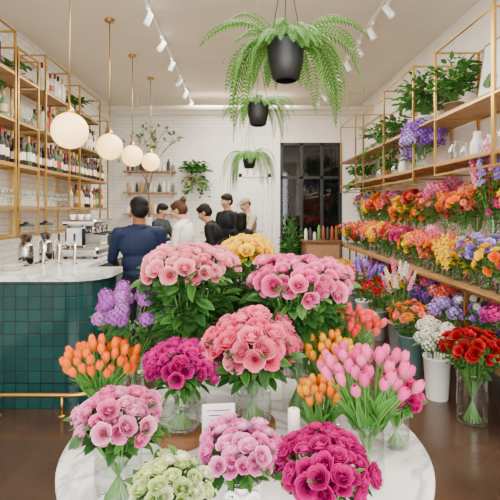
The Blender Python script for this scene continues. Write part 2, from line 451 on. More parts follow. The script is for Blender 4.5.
# ---------------------------------------------------------------- left brass shelving
def frame_unit(mb,x0,x1,y0,y1,z0,z1,boards,t=.013,bm=woods):
    for xx in(x0,x1):
        for yy in(y0,y1): mb.put(boxt(t*2,t*2,z1-z0),brass,loc=(xx,yy,(z0+z1)/2),smooth=False)
    for zz in [z0+t,z1-t]+boards:
        for yy in(y0,y1): mb.put(boxt(x1-x0,t*1.6,t*1.6),brass,loc=((x0+x1)/2,yy,zz-.012 if zz in boards else zz),smooth=False)
        for xx in(x0,x1): mb.put(boxt(t*1.6,y1-y0,t*1.6),brass,loc=(xx,(y0+y1)/2,zz-.012 if zz in boards else zz),smooth=False)
    for zz in boards: mb.box(x0,x1,y0,y1,zz-.004,zz+.018,bm)
mb=MB()
for y0,y1,zt in((3.7,4.76,3.5),(4.82,5.3,3.35),(5.5,6.25,3.5),(6.65,7.6,3.45),(7.62,8.05,3.2)):
    bs=[1.62,2.08,2.55]+([3.05] if zt>3.3 else [])
    frame_unit(mb,XL+.03,-2.4,y0,y1,1.3,zt,bs,t=.011)
for z in(1.62,2.08): 
    mb.box(XL+.03,-2.4,5.3,5.5,z-.004,z+.018,woods); mb.box(XL+.03,-2.4,6.25,6.65,z-.004,z+.018,woods)
for yy in(3.7,4.76,5.5,6.25,6.65,7.6): mb.put(boxt(.06,.03,.03),brass,loc=(XL+.03,yy,3.1),smooth=False)
mb.build('brass_bar_shelving')
BOT=lathe([(.034,0),(.037,.01),(.037,.19),(.03,.215),(.014,.245),(.013,.3),(.016,.302),(.016,.315)],12)
LAB=lathe([(.0378,.06),(.0378,.15)],12,False); CAPB=lathe([(.0165,.255),(.017,.32),(.001,.321)],10,False)
GOB=lathe([(.03,0),(.005,.006),(.004,.08),(.02,.095),(.036,.13),(.032,.18)],12,False)
TUM=lathe([(.001,.005),(.028,.005),(.033,.11)],12,False)
def bottles(name,y0,y1,z,cols,step=.085,lab='#e8e0cc',capc='#7a1a22',rows=2,skip=.06):
    mb=MB(); y=y0
    while y<y1:
        for r in range(rows):
            h=rng.uniform(.85,1.1); p=(-2.46-.1*r+rng.uniform(-.01,.01),y+rng.uniform(-.004,.004),z)
            if rng.random()<skip: continue
            mb.put(BOT,paint,loc=p,sc=(1,1,h),ca=rng.choice(cols)); mb.put(LAB,paint,loc=p,sc=(1,1,h),ca=rng.choice([lab,'#d8c9a0','#f2f0ea','#b03a2c']))
            mb.put(CAPB,paint,loc=p,sc=(1,1,h),ca=rng.choice([capc,'#222222','#b8974a']))
        y+=step
    return mb.build(name)
DK=['#14231a','#1c1512','#101512','#2a160f','#3a5a30']
S=.018
LQ=['#c9b07a','#8a4c1a','#dfe2dd','#5f8a6a','#e9e4d4','#a8742c','#2a1a12','#1c2a20']
for a,b in((3.78,4.74),(4.86,5.46),(5.55,6.6),(6.7,7.98)): bottles('wine_bottles',a,b,2.08+S,DK,.08)
for a,b in((3.8,4.72),(5.55,6.2),(6.72,7.55)): bottles('liquor_bottles',a,b,2.55+S,LQ,.095,skip=.15)
def glasses(name,y0,y1,z,T,step=.085,rows=2,x=-2.46):
    mb=MB(); y=y0
    while y<y1:
        for r in range(rows): mb.put(T,glass,loc=(x-.1*r,y,z))
        y+=step
    return mb.build(name)
glasses('wine_glasses',3.78,5.25,1.62+S,GOB); glasses('wine_glasses',5.55,6.6,1.62+S,GOB); bottles('liquor_bottles',6.72,7.98,1.62+S,LQ,.1)
glasses('tumbler_glasses',4.9,5.25,2.55+S,TUM)
mb=MB()
for i in range(5):
    mb.box(-2.68,-2.47,3.85+i*.16,3.98+i*.16,3.05+S,3.05+S+.26,blackm,.006); mb.box(-2.47,-2.465,3.89+i*.16,3.94+i*.16,3.2,3.24,paper)
mb.build('black_storage_boxes')
bottles('glass_carafes',5.55,6.2,3.05+S,['#d7dad5','#b9c7c0'],.12,rows=1)

# plants ------------------------------------------------------------
POT=lambda r,h:lathe([(r*.7,0),(r*.74,h*.03),(r,h*.9),(r*1.06,h*.9),(r*1.06,h),(r*.95,h),(r*.9,h*.85),(.001,h*.85)],20,False)
def plant(name,x,y,z,r,h,spread,height,n=60,leaf=.09,potcol='#e2ddd4',trail=0,col='#568c3e',wide=1.4,low=.25):
    mb=MB(True); mb.put(POT(r,h),paint,loc=(x,y,z),ca=potcol)
    top=np.array([x,y,z+h*.85])
    for i in range(n):
        a=rng.uniform(0,6.28); t=rng.uniform(.2,1); 
        end=top+np.array([math.cos(a)*spread*t,math.sin(a)*spread*t,height*rng.uniform(low,1)*(1-.35*t)])
        if trail and rng.random()<.35: end=top+np.array([math.cos(a)*spread*.8,math.sin(a)*spread*.8,-trail*rng.uniform(.2,1)])
        mid=(top+end)/2+np.array([0,0,.25*height]); 
        pts=[top*(1-s)**2+2*mid*s*(1-s)+end*s*s for s in(0,.4,.7,1)]
        mb.put(tube(pts,.003,4,False),leafm,ca='#5b8a40')
        for s in(.45,.7,.85,1.):
            b=top*(1-s)**2+2*mid*s*(1-s)+end*s*s; d=(end-top)*np.array([1,1,.2])+np.array([rng.uniform(-.12,.12),rng.uniform(-.12,.12),rng.uniform(-.12,.08)])
            mb.put(LEAF,leafm,frame(d,rng.uniform(-.7,.7)),b,(leaf*wide,leaf,leaf*rng.uniform(.8,1.3)),var(col,.25),'#3e7034')
    return mb.build(name,(x,y,z))
plant('potted_trailing_plant',-2.56,6.9,3.05+S,.08,.13,.25,.22,50,.08,trail=.35)
plant('potted_trailing_plant',-2.56,7.84,2.55+S,.08,.12,.25,.2,45,.08,trail=.3,potcol='#333333')
plant('potted_trailing_plant',-2.56,5.05,3.05+S,.07,.11,.2,.16,30,.07,trail=.2)

def fern(name,x,y,z,pr,L,n,droop=1.0,fw=.14):
    mb=MB(); ph=pr*2.15
    mb.put(lathe([(pr*.55,0),(pr*.72,ph*.05),(pr*.95,ph*.5),(pr,ph*.95),(pr*1.04,ph),(pr*.93,ph),(pr*.9,ph*.85),(.001,ph*.85)],24,False),blackm,loc=(x,y,z))
    top=np.array([x,y,z+ph*.9])
    for k in range(3):
        a=k*2.09+.4; mb.put(tube([(x+pr*math.cos(a),y+pr*math.sin(a),z+ph),(x,y,z+ph+.5)],.003,5),blackm)
    mb.put(tube([(x,y,z+ph+.5),(x,y,HC-.02)],.004,5),blackm); mb.put(lathe([(.03,-.02),(.035,0)],12),whitem,loc=(x,y,HC))
    for i in range(n):
        a=i*2.399+rng.uniform(-.2,.2); e=rng.random(); ln=L*rng.uniform(.65,1.1)
        if math.sin(a)<-.6: ln*=.42; e*=.4
        elif math.sin(a)<-.3: ln*=.75
        elif math.sin(a)>.75: ln*=.7; e*=.5
        out=np.array([math.cos(a),math.sin(a),0])
        p=top+out*pr*.6; d=out*(.55+.4*rng.random())+np.array([0,0,1.0*(1-e)+.2]); d/=np.linalg.norm(d); pts=[]; N=24; seg=ln/N
        grav=(.075+.11*e)*droop
        for j in range(N+1):
            pts.append(p.copy()); p=p+d*seg; d=d+np.array([0,0,-grav]); d/=np.linalg.norm(d)
        mb.put(tube(pts[::3]+[pts[-1]],.0022,4,False),leafm,ca='#6c9a3c')
        sd=np.cross(out,[0,0,1.]); g=var('#5f9c3c',.25); g2=var('#3f7a2c',.2)
        for j in range(2,N+1):
            t=j/N; w=max(ln,L*.6)*fw*math.sin(PI*min(1,.14+.84*t))**.8*rng.uniform(.85,1.1); dd=pts[j]-pts[j-1]; dd/=np.linalg.norm(dd)
            for s in(-1,1):
                b=pts[j]; tip=b+sd*s*w+dd*w*.35+np.array([0,0,-w*.3]); m1=b+sd*s*w*.5+dd*(w*.15+seg*.36); m2=b+sd*s*w*.5+dd*(w*.15-seg*.36)
                mb.put(mk([b,m2,tip,m1],[(0,1,2,3)],[1,.3,0,.3]),leafm,ca=g,cb=g2)
    return mb.build(name,(x,y,z))
fern('hanging_fern',.255,2.62,2.35,.108,.60,70,1.25,.115)
fern('hanging_fern',.16,4.5,2.44,.11,.46,52,1.2,.14)
fern('hanging_fern',.11,6.7,2.22,.10,.70,52,1.7,.11)

# ---------------------------------------------------------------- pendants + tracks
for i,(x,y,z) in enumerate([(-1.435,3.75,2.26),(-1.53,5.2,2.33),(-1.56,6.4,2.37),(-1.52,7.5,2.4)]):
    mb=MB(); mb.put(sphere(.15,32,20),globe,loc=(x,y,z))
    mb.put(lathe([(.035,.138),(.038,.15),(.03,.19),(.012,.2),(.008,.23)],16),brass,loc=(x,y,z))
    mb.put(tube([(x,y,z+.22),(x,y,HC-.02)],.006,8),brass); mb.put(lathe([(.055,-.025),(.06,0)],20),brass,loc=(x,y,HC))
    mb.build('globe_pendant_lamp')
def track(x,y0,y1,side,n):
    mb=MB(); mb.box(x-.018,x+.018,y0,y1,HC-.035,HC,whitem)
    for i in range(n):
        y=y0+.25+(y1-y0-.5)*i/(n-1); mb.put(boxt(.03,.1,.04),whitem,loc=(x,y,HC-.055),smooth=False)
        mb.put(tube([(x,y,HC-.06),(x,y,HC-.13)],.008,6),whitem)
        d=np.array([side*.75,.25 if i%2 else -.2,-.8]); R=frame(d)
        mb.put(lathe([(.018,-.07),(.032,-.065),(.035,.04),(.042,.07),(.038,.07),(.032,.045),(.001,.04)],16,False),whitem,R,(x,y,HC-.16))
        mb.put(lathe([(.03,.048),(.001,.0481)],14,False),lampem,R,(x,y,HC-.16))
    mb.build('track_light_rail')
track(-1.0,2.2,9.0,-.6,9); track(1.5,2.0,9.0,.7,12)
mb=MB(); mb.put(tube([(XL,8.6,3.55),(XR,8.6,3.55)],.05,12),ceilm)
for xx in (-2,0,2): mb.put(tube([(xx,8.6,3.55),(xx,8.6,HC)],.008,6),whitem)
mb.build('ceiling_conduit')

# ---------------------------------------------------------------- right shelving
mb=MB()
for y0,y1,zt in((2.6,3.6,3.3),(3.62,4.7,3.25),(5.3,6.4,3.3),(6.42,7.5,3.2),(8.0,9.2,3.3)):
    frame_unit(mb,2.02,XR-.03,y0,y1,1.95,zt,[2.07,2.55],t=.011)
for z in(2.07,2.55):
    mb.box(2.02,XR-.03,4.7,5.3,z-.004,z+.018,woods); mb.box(2.02,XR-.03,7.5,8.0,z-.004,z+.018,woods)
mb.build('brass_wall_shelving')
mb=MB()
mb.box(1.93,2.3,2.5,9.0,.92,.95,woods); mb.box(2.25,XR-.02,2.5,9.0,1.27,1.3,woods); mb.box(1.9,XR-.02,2.5,9.0,.37,.4,woods)
for yy in(2.52,3.9,5.3,6.7,8.1,8.98):
    for xx in(1.94,2.28): mb.box(xx-.013,xx+.013,yy-.013,yy+.013,0,.92 if xx<2 else 1.27,brass)
    mb.box(2.46,2.48,yy-.013,yy+.013,0,1.27,brass); mb.box(1.94,2.48,yy-.01,yy+.01,.35,.37,brass); mb.box(1.94,2.28,yy-.01,yy+.01,.9,.92,brass)
mb.put(boxt(.02,6.5,.02),brass,loc=(1.925,5.75,.91),smooth=False)
mb.build('tiered_flower_stand')

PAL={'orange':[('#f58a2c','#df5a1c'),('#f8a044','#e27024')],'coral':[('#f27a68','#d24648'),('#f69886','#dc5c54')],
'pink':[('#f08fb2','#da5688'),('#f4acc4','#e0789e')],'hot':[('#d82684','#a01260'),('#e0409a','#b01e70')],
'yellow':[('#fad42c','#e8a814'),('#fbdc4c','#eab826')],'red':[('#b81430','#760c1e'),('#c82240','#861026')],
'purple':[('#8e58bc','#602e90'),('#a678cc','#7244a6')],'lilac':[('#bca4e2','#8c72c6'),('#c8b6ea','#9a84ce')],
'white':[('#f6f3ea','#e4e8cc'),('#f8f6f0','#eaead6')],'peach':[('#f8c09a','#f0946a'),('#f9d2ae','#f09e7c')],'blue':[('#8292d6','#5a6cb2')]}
KN={'rose':'roses','daisy':'gerberas','hydra':'hydrangeas','spike':'stock_flowers','tulip':'tulips'}
CN={'hot':'magenta'}
def rb(x,y,z0,col,kind='rose',w=.15,hh=.32,vase='glass',vr=.06,vh=.17,n=16,size=.038,rz=None,lod=1,leaves=3,fill=12,name=None):
    cols=col if isinstance(col,(list,tuple)) else [col]
    P=sum([PAL[c] for c in cols],[])
    if kind=='hydra': n=max(5,n//3); size*=1.7
    if kind=='spike': n=max(9,n//2+3); size*=.85
    if name is None: name='vase_of_mixed_flowers' if isinstance(kind,(list,tuple)) else 'vase_of_%s_%s'%(CN.get(cols[0],cols[0]),KN[kind])
    bouquet(name,x,y,z0,P,z0+hh,w,rz or w*.7,kind,n,size,vr=vr,vh=vh,vase=vase,leaves=leaves,leaf=.075,lod=lod,fill=fill,jit=.2,lo=-.35)
r2=random.Random(5)
KK=['rose','rose','daisy','rose','hydra','spike',('rose','daisy'),('rose','spike'),'rose','daisy']
F1=['pink',('peach','white'),'hot',('yellow','orange'),'lilac',('hot','pink'),'yellow',('yellow','orange'),'coral',('pink','coral'),'yellow',('orange','yellow'),'hot','coral',('orange','red'),'pink','yellow','orange','pink','coral','orange','red','coral','yellow','coral','hot','orange']
y=2.7;i=0
while y<8.8:
    rb(2.07+r2.uniform(-.06,.03),y,.95,F1[i%len(F1)],r2.choice(KK),r2.uniform(.16,.2),r2.uniform(.22,.32),n=r2.randint(26,34),size=r2.uniform(.036,.048),vh=r2.uniform(.09,.13),vr=r2.uniform(.05,.07)); i+=1; y+=r2.uniform(.21,.28)
F2=['yellow',('lilac','pink'),('pink','white'),('orange','yellow'),'hot','orange',('coral','peach'),'red','orange',('pink','hot'),'coral','orange',('coral','red'),'yellow','orange','pink','coral','orange','red','coral']
y=2.8;i=0
while y<8.8:
    rb(2.32+r2.uniform(-.03,.02),y,1.3,F2[i%len(F2)],r2.choice(KK),r2.uniform(.15,.19),r2.uniform(.24,.5),n=r2.randint(22,30),size=r2.uniform(.038,.048),vh=r2.uniform(.12,.18)); i+=1; y+=r2.uniform(.23,.3)
rb(2.2,3.95,1.3,('pink','lilac'),'spike',.17,.64,'glass',.06,.24,40,.042,.2,fill=40,name='vase_of_pink_delphiniums')
rb(2.22,4.5,1.3,('orange','coral'),('rose','daisy'),.18,.36,'glass',.06,.18,30,.044,.12,fill=20)
y=3.0;i=0; F3=['red',('blue','lilac'),'hot','purple',('pink','white'),'lilac','coral','purple',('purple','pink'),'hot','yellow','pink']
while y<7.5:
    rb(2.09+r2.uniform(-.1,.05),y,.4,F3[i%len(F3)],r2.choice(['hydra','spike','rose','daisy','hydra']),.17,r2.uniform(.26,.38),n=24,size=.04); i+=1; y+=.25
rb(1.74,3.4,0,'red','rose',.18,.56,'glass',.11,.38,56,.038,.12,fill=40)
rb(1.66,3.83,0,'white','hydra',.15,.52,'white',.11,.36,36,.032,.11,fill=20)
rb(1.66,4.42,0,('orange','coral'),'daisy',.18,.56,'teal',.12,.38,38,.05,.12,fill=25)
rb(1.74,5.0,0,('pink','white'),'spike',.17,.82,'zinc',.11,.36,34,.036,.22,fill=50)
rb(1.33,4.85,0,'peach','rose',.13,.42,'pink',.11,.34,24,.035,.1,fill=20)
rb(1.68,5.6,0,'red','daisy',.19,.62,'zinc',.12,.36,30,.05,.12,fill=25)
rb(1.68,6.2,0,('lilac','purple'),'spike',.16,.74,'white',.11,.36,24,.034,.2,fill=30)
rb(1.68,6.85,0,'coral','rose',.19,.62,'zinc',.12,.36,32,.045,.12,fill=25)
rb(1.68,7.5,0,'yellow','rose',.19,.62,'white',.12,.36,30,.045,.12,fill=25)

# upper shelves contents
rb(2.14,5.35,2.07+S,('lilac','purple'),'hydra',.20,.35,'glass',.07,.17,84,.04,.18,fill=25,name='vase_of_purple_hydrangeas')
rb(2.25,5.9,2.07+S,('purple','lilac'),'spike',.12,.26,'glass',.06,.16,24,.04,fill=10)
plant('potted_pothos',2.24,5.5,2.55+S,.11,.17,.36,.62,110,.095,potcol='#e6e2da')
plant('potted_pothos',2.25,6.5,2.55+S,.09,.15,.32,.36,70,.09,trail=.35,potcol='#4a4a48')
plant('potted_ficus',2.22,4.72,2.55+S,.1,.15,.28,.62,90,.09,potcol='#6a5a48')
plant('potted_pothos',2.25,7.4,2.55+S,.09,.15,.32,.36,70,.09,trail=.3)
plant('potted_pothos',2.25,8.5,2.07+S,.09,.15,.3,.34,60,.10,trail=.3)
plant('potted_pothos',2.25,6.95,2.07+S,.07,.12,.2,.22,40,.08,potcol='#b5744a')
mb=MB()
for yy,rr,hh,m in((4.05,.08,.22,glass),(4.3,.07,.26,ceram),(4.52,.06,.18,glass),(4.75,.08,.24,glass),(6.3,.06,.26,ceram),(6.6,.07,.2,glass),(7.3,.07,.2,glass),(3.8,.09,.3,glass)):
    mb.put(lathe([(.001,.004),(rr*.7,.004),(rr,hh*.25),(rr*.9,hh*.6),(rr*.5,hh*.82),(rr*.6,hh)],20,False),m,loc=(2.25,yy,2.07+S))
mb.build('empty_glass_vases')
mb=MB()
R=roty(.14); c0=np.array((2.36,4.22,2.55+S+.33))
mb.put(boxt(.03,.44,.64,.006),woods,R,c0,smooth=False); mb.put(boxt(.01,.38,.58),paper,R,c0+R@np.array((-.014,0,0)),smooth=False)
for k in range(7): mb.put(LEAF,leafm,R@rotx(-.75+.25*k)@rotz(PI/2),c0+R@np.array((-.024,0,-.15)),.26,'#5a7a4a')
mb.build('framed_botanical_print')

# ---------------------------------------------------------------- marble display table
TX,TY,TR=.01,1.67,.65
mb=MB()
mb.put(lathe([(TR-.02,.715),(TR-.004,.72),(TR,.73),(TR,.742),(TR-.006,.75),(.001,.75)],96,False),marble,loc=(TX,TY,0))
mb.put(lathe([(.001,.712),(TR-.02,.715)],96,False),marble,loc=(TX,TY,0))
mb.put(lathe([(.26,0),(.27,.01),(.26,.03),(.1,.06),(.055,.12),(.05,.6),(.09,.68),(.2,.712)],32),blackm,loc=(TX,TY,0))
mb.build('round_marble_table')
TZ=.75
def wood_riser(name,x,y,z,r,h):
    mb=MB(); mb.put(lathe([(r*.97,0),(r,.008),(r,h-.008),(r*.97,h),(.001,h)],28,False),woodx,loc=(x,y,z)); mb.build(name,(x,y,z))
    return z+h
z1=wood_riser('wooden_riser',-.225,1.66,TZ,.085,.045)
z2=wood_riser('wooden_riser',.03,1.74,TZ,.1,.04)
bouquet('vase_of_pink_roses',-.36,1.31,TZ,[('#ec92bc','#c44484'),('#f0aacc','#cc5a92'),('#f3bcd4','#d270a0')],.99,.116,.07,n=50,size=.0255,vr=.07,vh=.17,vase='glass',fill=60,leaf=.055)
bouquet('vase_of_white_roses',-.18,1.14,TZ,[('#e4edb8','#94b452'),('#f7f6e2','#b8ce80')],.9,.094,.052,n=38,size=.021,vr=.055,vh=.10,fill=40,leaf=.05,leaves=2)
bouquet('vase_of_blush_roses',.0,1.25,TZ,[('#ee98cc','#c64c96'),('#f3b6d8','#d06cac')],.93,.108,.062,n=46,size=.0245,vr=.06,vh=.125,vase='ribbon',fill=40,leaf=.05)
bouquet('vase_of_magenta_roses',.225,1.22,TZ,[('#ca1684','#760444'),('#d02c8c','#860a50')],.895,.12,.088,n=54,size=.027,vr=.06,vh=.085,fill=30,leaf=.045,leaves=1)
bouquet('vase_of_pink_tulips',.39,1.4,TZ,[('#e24e96','#e482ac'),('#e868a2','#ea98b6')],1.085,.13,.07,'tulip',n=42,size=.043,vr=.052,vh=.2,leaves=1,lo=-.15,flare=.6)
bouquet('vase_of_orange_tulips',-.56,1.80,TZ,[('#f0741c','#f09c2a'),('#ea6010','#f2a830')],.985,.14,.075,'tulip',n=50,size=.043,vr=.055,vh=.13,leaves=2,lo=-.1,flare=.5)
bouquet('vase_of_magenta_roses',-.225,1.66,z1,[('#cc1288','#78044c'),('#d42a96','#8c0a5a')],1.025,.125,.08,n=54,size=.027,vr=.068,vh=.165,vase='jar',fill=60,leaf=.055)
bouquet('vase_of_coral_pink_roses',.04,1.72,z2,[('#f47c9c','#c63060'),('#f698ae','#ce4878')],1.08,.165,.112,n=52,size=.039,vr=.072,vh=.19,fill=130,leaf=.075)
bouquet('vase_of_light_pink_roses',-.225,1.98,TZ,[('#f6a4b4','#d25878'),('#f8bac2','#da708a')],1.345,.195,.092,n=66,size=.035,vr=.07,vh=.24,fill=420,leaf=.085,leaves=3)
bouquet('vase_of_yellow_roses',.02,2.16,TZ,[('#fddc28','#e0a010'),('#fde656','#e6b424')],1.39,.12,.08,n=42,size=.031,vr=.05,vh=.24,fill=120,leaf=.08,leaves=2)
bouquet('vase_of_bright_pink_roses',.24,1.92,TZ,[('#f488b8','#c43678'),('#f69ec2','#cc4a88')],1.285,.198,.112,n=68,size=.036,vr=.07,vh=.24,fill=400,leaf=.085,leaves=3)
bouquet('vase_of_red_tulips',.45,2.02,TZ,[('#dc3048','#ea7058'),('#e04a60','#ec846c')],1.085,.165,.06,'tulip',n=54,size=.042,vr=.05,vh=.18,leaves=2,lo=0,flare=.5)
bouquet('vase_of_yellow_tulips',.345,1.78,TZ,[('#f6b01e','#ec7c18'),('#f8c430','#ee8a1e')],1.03,.1,.065,'tulip',n=32,size=.041,vr=.045,vh=.17,leaves=2,lo=-.1,flare=.5)
bouquet('vase_of_apricot_tulips',.27,1.58,TZ,[('#f4a22c','#ea7022'),('#f7b838','#ee8628')],.95,.065,.05,'tulip',n=22,size=.039,vr=.04,vh=.11,leaves=2,lo=-.1,flare=.5)
bouquet('vase_of_fuchsia_roses',.555,1.62,TZ,[('#da3a8c','#a41660'),('#e05298','#ac206a')],.935,.078,.068,n=34,size=.024,vr=.045,vh=.12,fill=25,leaf=.045)
bouquet('vase_of_purple_lilac',-.49,2.03,TZ,[('#bc74c4','#7e4096'),('#ca8ccc','#8a52a2'),('#b468b8','#763a8c')],1.15,.16,.085,'hydra',n=26,size=.032,vr=.05,vh=.2,fill=110,leaf=.06,jit=.2,lo=-.3)
mb=MB(); cx,cy=.16,1.39
mb.put(lathe([(.04,0),(.041,.005),(.012,.014),(.009,.05),(.012,.11),(.028,.118),(.028,.124),(.001,.124)],24,False),brass,loc=(cx,cy,TZ)); mb.put(lathe([(.018,.124),(.0185,.13),(.0185,.232),(.015,.236),(.001,.234)],20,False),candle,loc=(cx,cy,TZ)); mb.put(tube([(cx,cy,TZ+.234),(cx+.002,cy,TZ+.248)],.0012,5),blackm)
mb.build('pillar_candle',(cx,cy,TZ))
mb=MB(); cx,cy=-.075,1.44; R=rotz(.1)@rotx(-.12)
mb.put(lathe([(.028,0),(.029,.006),(.006,.01),(.003,.012),(.003,.12),(.001,.121)],16,False),brass,loc=(cx,cy+.004,TZ))
mb.put(boxt(.105,.003,.1),paper,R,(cx,cy,TZ+.178),smooth=False)
for k in range(4): mb.put(boxt(.075-.012*k,.001,.003),chrome,R,np.array((cx,cy,TZ+.178))+R@np.array((0,-.002,.03-.015*k)),smooth=False)
mb.build('price_card_on_stand',(cx,cy,TZ))

# ---------------------------------------------------------------- bar equipment
CT=1.075
mb=MB()
x0,y0=-1.73,5.1
mb.box(x0-.2,x0+.2,y0-.32,y0+.32,CT+.03,CT+.12,chrome,.02); mb.box(x0-.17,x0+.05,y0-.3,y0+.3,CT+.12,CT+.36,chrome,.03); mb.box(x0-.2,x0+.18,y0-.33,y0+.33,CT+.36,CT+.42,chrome,.02)
for k in(-.18,.05,.22):
    mb.put(lathe([(.03,0),(.035,.05),(.03,.07)],14),chrome,loc=(x0+.11,y0+k,CT+.28)); mb.put(tube([(x0+.11,y0+k,CT+.27),(x0+.24,y0+k,CT+.26)],.012,8),blackm); mb.put(tube([(x0+.05,y0+k,CT+.31),(x0+.12,y0+k,CT+.31)],.02,8),chrome)
for a in(-1,1):
    for b in(-1,1): mb.put(lathe([(.02,0),(.025,.03)],10),blackm,loc=(x0+a*.16,y0+b*.28,CT))
for k in range(5): mb.put(lathe([(.022,0),(.035,.055),(.032,.055),(.001,.01)],12,False),ceram,loc=(x0-.1+.05*(k%2),y0-.24+.11*k,CT+.42))
mb.build('espresso_machine')
mb=MB()
for k in range(3):
    bx,by=-1.9+.15*k,4.3
    mb.put(lathe([(.03,0),(.032,.01),(.014,.03),(.012,.2)],14),chrome,loc=(bx,by,CT)); mb.put(tube([(bx,by,CT+.19)]+[(bx,by-.05+.05*math.cos(t),CT+.2+.05*math.sin(t)) for t in[i*PI/6 for i in range(7)]]+[(bx,by-.1,CT+.16)],.008,8),chrome)
    mb.put(tube([(bx,by,CT+.22),(bx,by,CT+.3)],[.009,.014],8),blackm)
mb.build('bar_taps')
def grinder(x,y,z):
    mb=MB(); mb.box(x-.09,x+.09,y-.11,y+.11,z,z+.03,blackm,.01); mb.put(lathe([(.07,.03),(.08,.06),(.08,.26),(.06,.3)],20),chrome,loc=(x,y,z))
    mb.put(lathe([(.045,.3),(.085,.4),(.09,.48)],20,False),glass,loc=(x,y,z)); mb.put(lathe([(.09,.48),(.092,.495),(.03,.51),(.02,.53),(.001,.53)],20,False),blackm,loc=(x,y,z))
    mb.put(lathe([(.04,.3),(.075,.38),(.001,.39)],16,False),paint,loc=(x,y,z),ca='#3a2012'); mb.put(tube([(x,y-.08,z+.14),(x,y-.15,z+.13)],.012,8),blackm)
    mb.build('coffee_grinder',(x,y,z))
grinder(-2.4,5.0,.94); grinder(-2.4,5.5,.94)
mb=MB()
for k in range(26):
    xx=-2.5+.1*(k%3); yy=5.9+.12*(k//3); h=rng.choice([.12,.16,.2]); mb.put(lathe([(.03,0),(.035,.01),(.033,h),(.001,h)],12,False),paint,loc=(xx,yy,.94),ca=rng.choice(['#e9e4da','#2c2a28','#c9a26a','#7a8a84','#d7d3cc']))
mb.build('barware_canisters')
mb=MB()
mb.put(lathe([(.07,0),(.075,.01),(.07,.26),(.05,.3),(.05,.33),(.001,.34)],20,False),chrome,loc=(-2.3,3.98,CT)); mb.put(tube([(-2.23,3.98,CT+.08),(-2.17,3.98,CT+.16),(-2.23,3.98,CT+.26)],.009,8),blackm)
mb.build('steel_pitcher')
mb=MB()
for k in range(6): mb.put(TUM,glass,loc=(-2.6+.075*(k%3),3.85+.08*(k//3),CT))
for k in range(4): mb.put(lathe([(.05,0),(.09,.012),(.085,.014),(.001,.006)],20,False),ceram,loc=(-2.0,3.92,CT+.012*k))
mb.build('counter_glassware')
mb=MB(); 
for k in range(6):
    xx=-1.85; yy=5.75+.25*k; mb.put(lathe([(.035,0),(.04,.1),(.037,.1),(.001,.01)],12,False),ceram,loc=(xx,yy,CT)); mb.put(lathe([(.04,0),(.04,.18),(.015,.22),(.015,.26)],12),paint,loc=(xx+.15,yy+.06,CT),ca=rng.choice(['#7a5a30','#2e3b34','#c9c2b4']))
mb.build('counter_bottles_and_cups')

# ---------------------------------------------------------------- back of shop
plant('hanging_wall_plant',-.95,9.4,2.2,.09,.16,.32,.34,90,.11,trail=.45,potcol='#d9d2c4')
mb=MB(); mb.box(-1.15,-.75,9.25,9.7,2.17,2.2,woods)
for xx in(-1.1,-.8): mb.box(xx-.01,xx+.01,9.3,9.7,2.1,2.17,brass)
mb.build('small_wall_shelf')
mb=MB()
for zz in(1.5,1.95,2.4): mb.box(-2.5,-1.4,9.42,9.7,zz,zz+.025,woods); [mb.box(xx-.01,xx+.01,9.45,9.7,zz-.06,zz,brass) for xx in(-2.4,-1.5)]
mb.build('wall_shelf_back')
mb=MB()
for zz in(1.525,1.975,2.425):
    for k in range(11):
        h=rng.uniform(.12,.26); r=rng.uniform(.025,.045); mb.put(lathe([(r*.9,0),(r,.01),(r,h*.7),(r*.4,h*.85),(r*.4,h)],10),paint,loc=(-2.42+.095*k,9.56,zz),ca=rng.choice(['#e9e4da','#2c2a28','#b98a4a','#5f7a6a','#d7d3cc','#7a2a22']))
mb.build('shelf_jars_and_bottles')
mb=MB(); mb.box(-2.1,-.2,9.0,9.6,0,.95,whitem,.01); mb.box(-2.13,-.17,8.97,9.62,.95,.99,marble); mb.build('service_counter')
mb=MB(); mb.box(1.2,1.9,8.6,9.1,0,.98,woodx,.01); mb.box(1.17,1.93,8.57,9.12,.98,1.01,woodx)
for z in(.12,.55): mb.box(1.24,1.86,8.585,8.6,z,z+.38,woods,.004)
mb.build('rear_display_cabinet')
mb=MB()
for k in range(8): 
    h=rng.uniform(.12,.3); mb.put(lathe([(.03,0),(.035,.02),(.032,h*.8),(.018,h*.9),(.018,h)],10),paint,loc=(1.25+.085*k,8.8,1.01),ca=rng.choice(['#c9c2b4','#8a4a2a','#ded8cc','#3a3a3a','#b07a3a','#5f8a4a']))
mb.build('cabinet_goods')
plant('potted_rubber_plant',.98,9.3,0,.15,.3,.24,1.3,50,.13,potcol='#8a5a3a')
mb=MB(True)
def branch(p,d,l,r,dep):
    e=p+d*l; mb.put(tube([p,(p+e)/2+np.array([rng.uniform(-.02,.02),0,rng.uniform(-.02,.02)]),e],[r,r*.85,r*.7],5),woodx)
    if dep==0:
        for _ in range(4): mb.put(LEAF,leafm,frame(d+np.array([rng.uniform(-1,1),rng.uniform(-1,.2),rng.uniform(-1,1)])),e,.09,var('#5f8a42',.2))
        return
    for _ in range(3):
        q=d+np.array([rng.uniform(-.8,.8),rng.uniform(-.25,.1),rng.uniform(-.6,.6)]); q/=np.linalg.norm(q); branch(p+d*l*rng.uniform(.5,1),q,l*.7,r*.65,dep-1)
mb.put(lathe([(.08,0),(.13,.15),(.1,.32),(.06,.42),(.075,.46),(.06,.46),(.001,.1)],20,False),ceram,loc=(-1.9,9.2,.99))
branch(np.array([-1.9,9.2,1.3]),np.array([.0,-.05,1.]),.85,.018,4)
mb.build('vase_with_branches')

